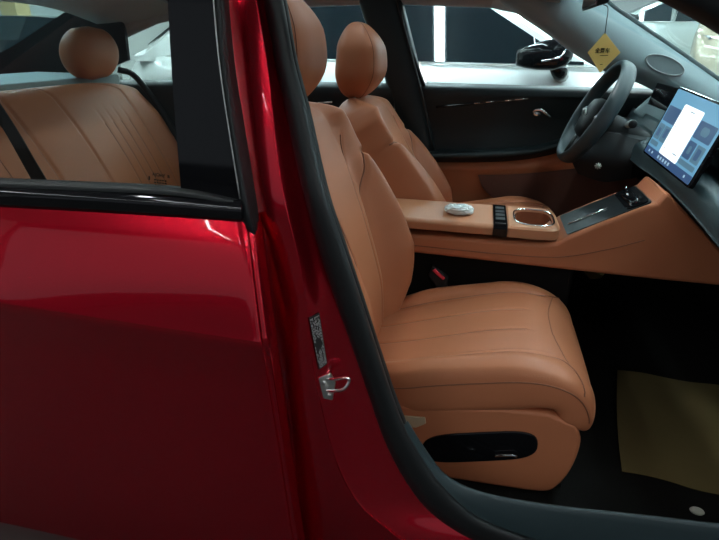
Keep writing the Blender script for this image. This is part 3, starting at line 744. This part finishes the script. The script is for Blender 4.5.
# ================================================================== dashboard and touchscreen
db = thing('dashboard', 'dark teal dashboard with a large tilted touchscreen', 'dashboard', (.7,1.75,.8))
L1 = [(598,128,2.42),(618,143,2.15),(634,161,1.95),(660,180,1.75),(690,209,1.55),(719,243,1.38),(768,300,1.2),(830,370,1.06)]
L2 = [(600,119,2.42),(622,133,2.15),(640,151,1.95),(668,167,1.75),(700,192,1.55),(732,222,1.38),(782,272,1.2),(846,340,1.06)]
rows = [[], [], [], [], [], [], [], [], [], []]
for (a,b,Y),(c,d_,_) in zip(L1, L2):
    p1, p2 = pt(a,b,Y), pt(c,d_,Y)
    zt2 = .985 - (.03 if Y > 2.0 else 0)
    for r_, q in zip(rows, [p1+Vector((.22,0,-.02)), p1+Vector((.02,0,-.006)), p1, p2, p2+Vector((.028,0,.012)), p2+Vector((.10,0,.014)), p2+Vector((.115,0,.05)), Vector((p2.x+.085,Y,zt2-.02)), Vector((p2.x+.13,Y,zt2)), Vector((1.18,Y,.93))]): r_.append(q)
MB().grid(rows, 4, 4).build('fascia', M['dash'], db)
# vents on the passenger side and at the driver's end
vn = MB()
for k in range(3):
    vn.tube([pt(700+k*2,150+k*7,1.50)+Vector((.06,0,0)), pt(752+k*2,174+k*7,1.25)+Vector((.06,0,0))], .004, 6)
vn.build('air_vent', M['gloss'], db)
dvn = MB().prism([pt(638,100,2.30), pt(651,95,2.30), pt(656,104,2.30), pt(642,110,2.30)], (.03,.05,0))
dv_ = dvn.build('driver_air_vent', M['gloss'], db, bevel=.004)
MB().prism([pt(632,112,2.28), pt(662,86,2.30), pt(690,88,2.30), pt(676,120,2.28), pt(652,128,2.28)], (.04,.10,0)).build('driver_end_panel', M['greytrim'], db, bevel=.01)
MB().prism([pt(668,112,2.02), pt(680,88,2.02), pt(684,89,2.02), pt(673,114,2.02)], (0,.26,0)).build('instrument_display', M['gloss'], db, bevel=.002)
# touchscreen
TL, BL, BR = pt(679,86,1.90), pt(642.5,152,1.90), pt(688,188.5,1.54)
sx, sy = BR-BL, TL-BL; sn = sx.cross(sy).normalized()      # sn faces the cabin
if sn.x > 0: sn = -sn
def sc(u, v, l=0): return BL + sx*u + sy*v + sn*l
def rq(u0, u1, v0, v1, ru=.02, l=0):
    o = []; rv = ru*sx.length/sy.length
    for cu, cv, a0 in ((u1-ru,v1-rv,0),(u0+ru,v1-rv,90),(u0+ru,v0+rv,180),(u1-ru,v0+rv,270)):
        for k in range(5):
            a = R_(a0+k*22.5); o.append(sc(cu+ru*math.cos(a), cv+rv*math.sin(a), l))
    return o
ts = MB().prism(rq(0,1,0,1,.025), -sn*.014).build('touchscreen', M['gloss'], db, bevel=.002)
MB().prism([sc(.35,.1,-.014), sc(.65,.1,-.014), sc(.65,.6,-.014), sc(.35,.6,-.014)], Vector((.06,0,-.03))).build('screen_mount', M['plastic'], db)
dp = MB()
def card(u0,u1,v0,v1,mi,l,ru=.012): dp.prism(rq(u0,u1,v0,v1,ru,l), sn*.0002, mi)
card(.025,.975,.03,.97,0,.0004)
card(.025,.975,.03,.135,4,.0007,.01)
card(.04,.30,.52,.74,1,.0007); card(.04,.155,.26,.48,2,.0007); card(.165,.30,.26,.48,2,.0007); card(.04,.20,.17,.235,2,.0007)
card(.66,.94,.52,.74,1,.0007); card(.66,.79,.26,.48,1,.0007); card(.81,.94,.26,.48,2,.0007); card(.66,.94,.17,.235,2,.0007)
card(.29,.65,.135,.83,3,.0010,.02)
for i in range(5): card(.31+i*.055,.34+i*.055,.06,.105,5,.0010,.006)
card(.10,.125,.065,.10,5,.001,.005); card(.17,.195,.065,.10,5,.001,.005); card(.85,.875,.065,.10,5,.001,.005)
card(.74,.86,.58,.69,2,.0010,.03); card(.07,.12,.30,.42,1,.001); card(.20,.26,.32,.45,1,.001); card(.70,.75,.32,.42,2,.001); card(.84,.90,.30,.44,1,.001)
for (u,v,L) in ((.43,.765,.08),(.33,.62,.02),(.33,.52,.02),(.33,.22,.02),(.52,.22,.07)): card(u,u+L,v,v+.012,2,.0013,.003)
dp.build('display', [M['scr_bg'], M['scr_card'], M['scr_pic'], M['scr_white'], M['scr_bar'], M['scr_icon']], ts)

# ================================================================== steering wheel
wc = pt(594,113,2.12)
sw_ = thing('steering_wheel', 'black leather steering wheel in front of the driver seat', 'steering wheel', tuple(wc))
ta = R_(26); wu = Vector((math.sin(ta),0,math.cos(ta))); wl = Vector((0,1,0)); wn = Vector((-math.cos(ta),0,math.sin(ta)))
WR = .183; rings = []
for i in range(65):
    a = 2*math.pi*i/64; rd_ = wu*math.sin(a)*.97 + wl*math.cos(a)
    rings.append([wc + rd_*(WR+.016*math.cos(2*math.pi*k/16)) + wn*(.027*math.sin(2*math.pi*k/16)) for k in range(16)])
MB().loft(rings, caps=False).build('rim', M['dash'], sw_)
hub = MB(); rings = []
for q, l in ((.05,-.05),(.8,-.045),(1,-.02),(1,.0),(.85,.018),(.5,.026),(.02,.028)):
    rings.append([wc - wu*.02 + wl*(.085*q*sp(math.cos(2*math.pi*k/32),.7)) + wu*(.075*q*sp(math.sin(2*math.pi*k/32),.7)) + wn*l for k in range(32)])
hub.loft(rings); hb_ = hub.build('hub', M['plastic'], sw_)
MB().tube([wc-wu*.015-wl*.03+wn*.03, wc-wu*.0+wn*.032, wc-wu*.015+wl*.03+wn*.03], .003, 8).build('wheel_emblem', M['steel'], hb_)
for s in (-1,1):
    sp_ = MB(); rings = []
    for t in (0,.3,.7,1):
        c_ = wc + wl*s*(.07+(WR-.075)*t) - wu*.01 + wn*(-.004)
        rings.append([c_ + wu*(.024-.006*t)*sp(math.cos(2*math.pi*k/14),.7) + wn*.011*sp(math.sin(2*math.pi*k/14),.7) for k in range(14)])
    so_ = sp_.loft(rings).build('spoke', M['greytrim'] if s > 0 else M['plastic'], sw_)
    bt = MB()
    for k in range(3): bt.ellipsoid(wc + wl*s*(.105+.018*k) - wu*.008 + wn*.009, (.006,.007,.006), 10, 6)
    bt.build('spoke_buttons', M['steel'], so_)
for s in (-.4,.4):
    rings = []
    for t in (0,.5,1):
        c_ = wc - wu*(.07+(WR-.075)*t) + wl*s*.07 - wn*.004
        rings.append([c_ + wl*.016*math.cos(2*math.pi*k/12) + wn*.010*math.sin(2*math.pi*k/12) for k in range(12)])
    MB().loft(rings).build('lower_spoke', M['plastic'], sw_)
# column cover with stalk, fixed to the dashboard
cvr = MB(); rings = []
for t, rx, rz in ((.05,.055,.055),(.09,.06,.062),(.18,.065,.07),(.30,.07,.08)):
    c_ = wc - wn*t - wu*.02 + Vector((0,0,-.01*t/.1))
    rings.append([c_ + wl*rx*sp(math.cos(2*math.pi*k/20),.7) + wu*rz*sp(math.sin(2*math.pi*k/20),.7) for k in range(20)])
col = cvr.loft(rings).build('column_cover', M['plastic'], db)
stk = MB().tube(spline([wc-wn*.11-wl*.05+wu*.02, wc-wn*.10-wl*.11+wu*.03, wc-wn*.09-wl*.165+wu*.03],5), [.011]*5+[.012]*5+[.014], 12)
stk.build('stalk', M['headliner'], col)
MB().ellipsoid(wc-wn*.09-wl*.168+wu*.03, (.014,.008,.014), 14, 8).build('stalk_end', M['plastic'], col)
# knee panel under the column with a small round emblem
kp = MB().grid([[pt(575,140,2.10),pt(605,132,2.05),pt(640,140,2.02)],[pt(572,160,2.06),pt(602,158,2.0),pt(634,160,1.98)],[pt(578,174,2.08),pt(604,182,2.02),pt(630,178,2.0)]], 5, 5, thick=(.05,.04,0)).build('knee_panel', M['plastic'], db)
em = MB(); ec = pt(598,166,1.985)
for k in range(4):
    a = math.pi*k/4; v = Vector((math.cos(a),0,math.sin(a)))*.011
    em.tube([ec-v, ec+v], .0022, 6)
em.build('flower_emblem', M['oval'], kp)

# ================================================================== hanging tag and rear-view mirror
mr = thing('rear_view_mirror', 'dark grey rear view mirror at the top of the windscreen', 'mirror', tuple(pt(596,-2,1.75)))
mc = pt(595,-2,1.75)
MB().prism([mc+Vector((-.012,-.12,-.028)), mc+Vector((-.012,.12,-.028)), mc+Vector((-.012,.125,.02)), mc+Vector((-.012,.10,.035)), mc+Vector((-.012,-.10,.035)), mc+Vector((-.012,-.125,.02))], (.03,0,.01)).build('housing', M['plastic'], mr, bevel=.006, seg=3)
MB().prism([mc+Vector((-.0125,-.112,-.02)), mc+Vector((-.0125,.112,-.02)), mc+Vector((-.0125,.112,.028)), mc+Vector((-.0125,-.112,.028))], (-.002,0,0)).build('mirror_glass', M['chrome'], mr)
MB().tube([mc+Vector((.015,0,.0)), mc+Vector((.05,0,.035))], .012, 10).build('stem', M['plastic'], mr)
MB().box(tuple(mc+Vector((.02,-.05,.0))), tuple(mc+Vector((.08,.05,.045)))).build('sensor_cover', M['plastic'], mr, bevel=.01)
YT = 1.66
tg = thing('hanging_tag', 'yellow diamond card tag hanging on a cord from the rear view mirror', 'tag', tuple(pt(602,72,YT)))
tp = [pt(605,32.5,YT), pt(620.5,52.5,YT+.012), pt(600,73,YT), pt(587.5,52.5,YT-.012)]
cdo = MB().prism(tp, (.0005,.0016,0)).build('card', M['tag'], tg, bevel=.0006)
o_ = pt(602.5,51,YT-.002); ux = tp[1]-tp[3]; uy = tp[0]-tp[2]
text_mesh('card_text', '全景车', .0135, M['ink'], cdo, o_, ux, uy)
MB().prism([pt(597,55.3,YT-.003), pt(608,55.1,YT-.001), pt(608,55.7,YT-.001), pt(597,55.9,YT-.003)], (0,.0005,0)).build('card_line', M['ink'], cdo)
MB().prism([pt(600,64.2,YT-.002), pt(602.5,64.1,YT-.002), pt(602.5,64.7,YT-.002), pt(600,64.8,YT-.002)], (0,.0005,0)).build('card_mark', M['ink'], cdo)
MB().tube(spline([pt(605,34,YT), pt(606.5,22,YT), pt(608,8,YT+.02), mc+Vector((.012,-.07,-.02))],5), .0012, 6).build('cord', M['rubber'], tg)

# ================================================================== things on the cabin floor
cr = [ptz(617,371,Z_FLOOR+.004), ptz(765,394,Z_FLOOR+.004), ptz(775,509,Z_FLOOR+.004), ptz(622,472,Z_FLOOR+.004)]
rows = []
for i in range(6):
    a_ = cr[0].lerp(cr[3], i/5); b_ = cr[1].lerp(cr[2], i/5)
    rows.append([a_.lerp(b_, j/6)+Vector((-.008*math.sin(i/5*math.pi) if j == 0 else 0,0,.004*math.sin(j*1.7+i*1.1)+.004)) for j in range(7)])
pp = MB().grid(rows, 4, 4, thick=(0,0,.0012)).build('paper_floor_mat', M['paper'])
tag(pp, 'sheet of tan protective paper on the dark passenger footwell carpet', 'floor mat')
ov = MB(); oc = ptz(697,511,Z_FLOOR+.006); ov.ellipsoid(oc, (.017,.013,.006), 20, 8)
tag(ov.build('floor_clip', M['oval']), 'small pale oval clip on the carpet beside the sill', 'clip')
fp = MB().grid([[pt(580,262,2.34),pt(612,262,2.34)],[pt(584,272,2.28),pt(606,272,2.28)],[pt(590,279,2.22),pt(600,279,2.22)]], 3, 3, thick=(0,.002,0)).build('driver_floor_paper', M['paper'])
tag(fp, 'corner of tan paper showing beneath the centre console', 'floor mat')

# ================================================================== other cars in the showroom
def make_car(name, label, loc, yaw, paint, L=4.7, W=1.88, belt=1.0, roof=1.5, pillar=.72, tail=-1.55, hood_drop=.24, detail=True):
    t = thing(name, label, 'car', loc)
    cy_, sy_ = math.cos(yaw), math.sin(yaw)
    T = lambda p: Vector((p[0]*cy_-p[1]*sy_, p[0]*sy_+p[1]*cy_, p[2])) + Vector(loc)
    h = W/2; f, r = L/2, -L/2
    top = [(r,belt-.16),(r+.08,belt-.03),(tail-.35,belt+.03),(tail,belt+.02),(pillar,belt-.02),(pillar+.5,belt-.07),(f-.35,belt-hood_drop),(f-.06,belt-hood_drop-.10),(f,belt-hood_drop-.26)]
    N = 46; rings = []
    for i in range(N+1):
        x = r+(f-r)*i/N
        zb_ = top[-1][1]
        for (a,b),(c,d) in zip(top, top[1:]):
            if x <= c+1e-6: q = (x-a)/(c-a); zb_ = b+(d-b)*q; break
        e = abs(x)/(L/2); wd = h*(1-.16*max(0,(e-.72)/.28)**2)
        lo_ = .22+.10*max(0,(e-.85)/.15)
        rg = [(x,-wd+.10,lo_),(x,-wd+.015,lo_+.08),(x,-wd,lo_+.25),(x,-wd+.006,zb_-.16),(x,-wd+.035,zb_-.03),(x,-wd+.09,zb_),(x,-wd*.5,zb_+.03),(x,0,zb_+.04)]
        rg = rg + [(a,-b,c) for a,b,c in reversed(rg[:-1])]
        rings.append([T(p) for p in rg])
    MB().loft(rings).build('body', paint, t, sharp=50)
    # greenhouse: painted roof and pillars, dark glass set into them
    ws = pillar-.95
    prof = [(tail-.55,belt),(tail,roof-.14),(tail+.5,roof-.02),(ws-.25,roof),(ws,roof-.03),(pillar,belt-.02)]
    def roofz(x):
        for (a,b),(c,d) in zip(prof, prof[1:]):
            if x <= c: return b+(d-b)*(x-a)/(c-a)
        return prof[-1][1]
    sidey = lambda z: h-.075-(z-belt)*.42
    rings = []
    for i in range(41):
        x = prof[0][0]+(prof[-1][0]-prof[0][0])*i/40; z = max(roofz(x), belt+.005)
        zs = max(belt+.003, z-.05); b = sidey(zs)
        rg = [(x,-sidey(belt),belt-.03),(x,-b,zs),(x,-b+.06,z-.01),(x,-b*.5,z+.012),(x,0,z+.018)]
        rg += [(a,-b_,c) for a,b_,c in reversed(rg[:-1])]
        rings.append([T(p) for p in rg])
    MB().loft(rings).build('roof', paint, t, sharp=40)
    for s in (-1,1):
        def gp(x, z, o=.006): return T((x, s*(sidey(z)+o), z))
        def toph(x): return max(belt+.03, roofz(x)-.085)
        m_ = (tail+pillar)/2-.05
        for a, b in ((tail-.18,m_-.05),(m_+.03,pillar-.16)):
            rows = []
            for i in range(17):
                x = a+(b-a)*i/16; zt_ = toph(x); rows.append([gp(x,belt+.012+(zt_-belt-.012)*k/5) for k in range(6)])
            g = MB().grid(rows, thick=tuple(T((0,s*-.004,0))-T((0,0,0)))).build('side_window', M['darkglass'], t)
        if detail:
            ln = MB()
            ln.tube([gp(tail-.3,belt+.006,.012), gp(pillar-.1,belt+.002,.012)], .005, 6)
            ln.tube([gp(m_-.045,belt,.012), gp(m_-.045-.06,toph(m_),.012)], .006, 6); ln.tube([gp(m_+.02,belt,.012), gp(m_-.05,toph(m_),.012)], .006, 6)
            ln.tube([gp(pillar-.42,belt+.01,.012), gp(pillar-.45,toph(pillar-.45),.012)], .004, 6)
            ln.build('window_trim', M['steel'], t)
            mi_ = MB(); c0 = (pillar-.40, s*(h+.09), belt+.075)
            rg = []
            for q, dx in ((.2,-.150),(.50,-.145),(.70,-.10),(.90,-.03),(1,.05),(.85,.11),(.5,.14),(.1,.15)):
                rg.append([T((c0[0]+dx, c0[1]+.125*q*sp(math.cos(2*math.pi*k/20),.45), c0[2]-.012+.012*dx/.1+.082*q*sp(math.sin(2*math.pi*k/20),.45))) for k in range(20)])
            mo = mi_.loft(rg).build('door_mirror', M['gloss'], t)
            MB().tube([T((c0[0]+.06,c0[1]-s*.02,c0[2]-.05)), T((c0[0]+.10,c0[1]-s*.06,c0[2]-.10)), T((c0[0]+.12,s*(h-.04),c0[2]-.12))], [.035,.045,.045], 10).build('mirror_foot', M['gloss'], mo)
            MB().tube([T((c0[0]-.02,c0[1]+s*.122,c0[2]-.04)), T((c0[0]+.07,c0[1]+s*.124,c0[2]-.02)), T((c0[0]+.10,c0[1]+s*.10,c0[2]+.03))], .006, 6).build('mirror_trim', M['chrome'], mo)
    # windscreens
    for x0, z0, x1, z1, nm in ((pillar-.03,belt+.0,ws+.06,roof-.055,'windscreen'),(tail-.5,belt+.05,tail-.02,roof-.16,'rear_window')):
        dxn = .010 if nm == 'windscreen' else -.012
        MB().grid([[T((x0+dxn,-sidey(z0)+.12,z0+.02)),T((x0+dxn*2,0,z0+.04)),T((x0+dxn,sidey(z0)-.12,z0+.02))],[T((x1+dxn,-sidey(z1)+.10,z1+.02)),T((x1+dxn*2,0,z1+.045)),T((x1+dxn,sidey(z1)-.10,z1+.02))]], 5, 5, thick=(0,0,.006)).build(nm, M['darkglass'], t)
    for s in (-1,1):
        hl_ = MB().loft([[T((f-.30+dx, s*(h-.26+dy*.9), belt-hood_drop-.17+dz)) for dx,dy,dz in ((.0,.14,.03),(.12,.10,.045),(.19,.0,.03),(.205,-.05,-.01),(.18,.03,-.05),(.06,.135,-.035))],
                        [T((f-.22+dx, s*(h-.24+dy), belt-hood_drop-.17+dz)) for dx,dy,dz in ((.0,.14,.02),(.12,.10,.035),(.19,.0,.02),(.20,-.05,-.01),(.18,.03,-.04),(.06,.135,-.025))]]).build('headlight', M['lampglass'], t)
    MB().prism([T((f-.02,-.45,.38)),T((f-.02,.45,.38)),T((f-.01,.38,.58)),T((f-.01,-.38,.58))], T((.03,0,0))-T((0,0,0))).build('grille', M['gloss'], t)
    for x in (f-.92, r+.95):
        for s in (-1,1):
            wm = MB(); rings = []
            for yy, rad in ((-.11,.28),(-.105,.33),(-.08,.345),(.08,.345),(.105,.33),(.11,.28)):
                rings.append([T((x+rad*math.cos(2*math.pi*k/28), s*(h-.10)+yy, .345+rad*math.sin(2*math.pi*k/28))) for k in range(28)])
            wo = wm.loft(rings).build('wheel', M['tyre'], t)
            rm = MB()
            for k in range(5):
                a = 2*math.pi*k/5
                rm.tube([T((x,s*(h+.012),.345)), T((x+.25*math.cos(a),s*(h+.005),.345+.25*math.sin(a)))], .022, 6)
            rm.build('wheel_spokes', M['steel'], wo)
    return t
make_car('white_car', 'white car with black door mirror parked just beyond the far driver door', (-.05, 4.42, 0), 0, M['white'], 4.9, 1.94, 1.12, 1.68, .76, -1.75)
make_car('beige_car', 'beige car with slim headlight seen through the windscreen', (4.2, 9.3, .55), R_(-118), M['beige'], 4.6, 1.90, 1.20, 1.72, .72)
pf = MB().box((1.9,6.6,0),(6.1,12.4,.55)).build('display_platform', M['wall'], bevel=.02)
tag(pf, 'low pale display platform carrying the beige car', 'platform')
pf = MB().box((.8,13.0,0),(5.8,15.4,.7)).build('display_platform', M['wall'], bevel=.02)
tag(pf, 'taller pale platform carrying the grey green car at the back', 'platform')
make_car('silver_car', 'grey green car parked farther back beyond the windscreen', (3.3, 14.2, .7), R_(172), M['silver'], 4.6, 1.84, 1.0, 1.46, .72)
make_car('silver_car', 'grey green car parked behind the red car, seen through its rear window', (-5.6, 6.2, 0), R_(-60), M['silver'], 4.6, 1.84, 1.0, 1.46, .72)
pc = MB().box((-7.75,8.2,0),(-7.45,8.5,CEIL_Z)).build('column', M['column']); struct(pc)
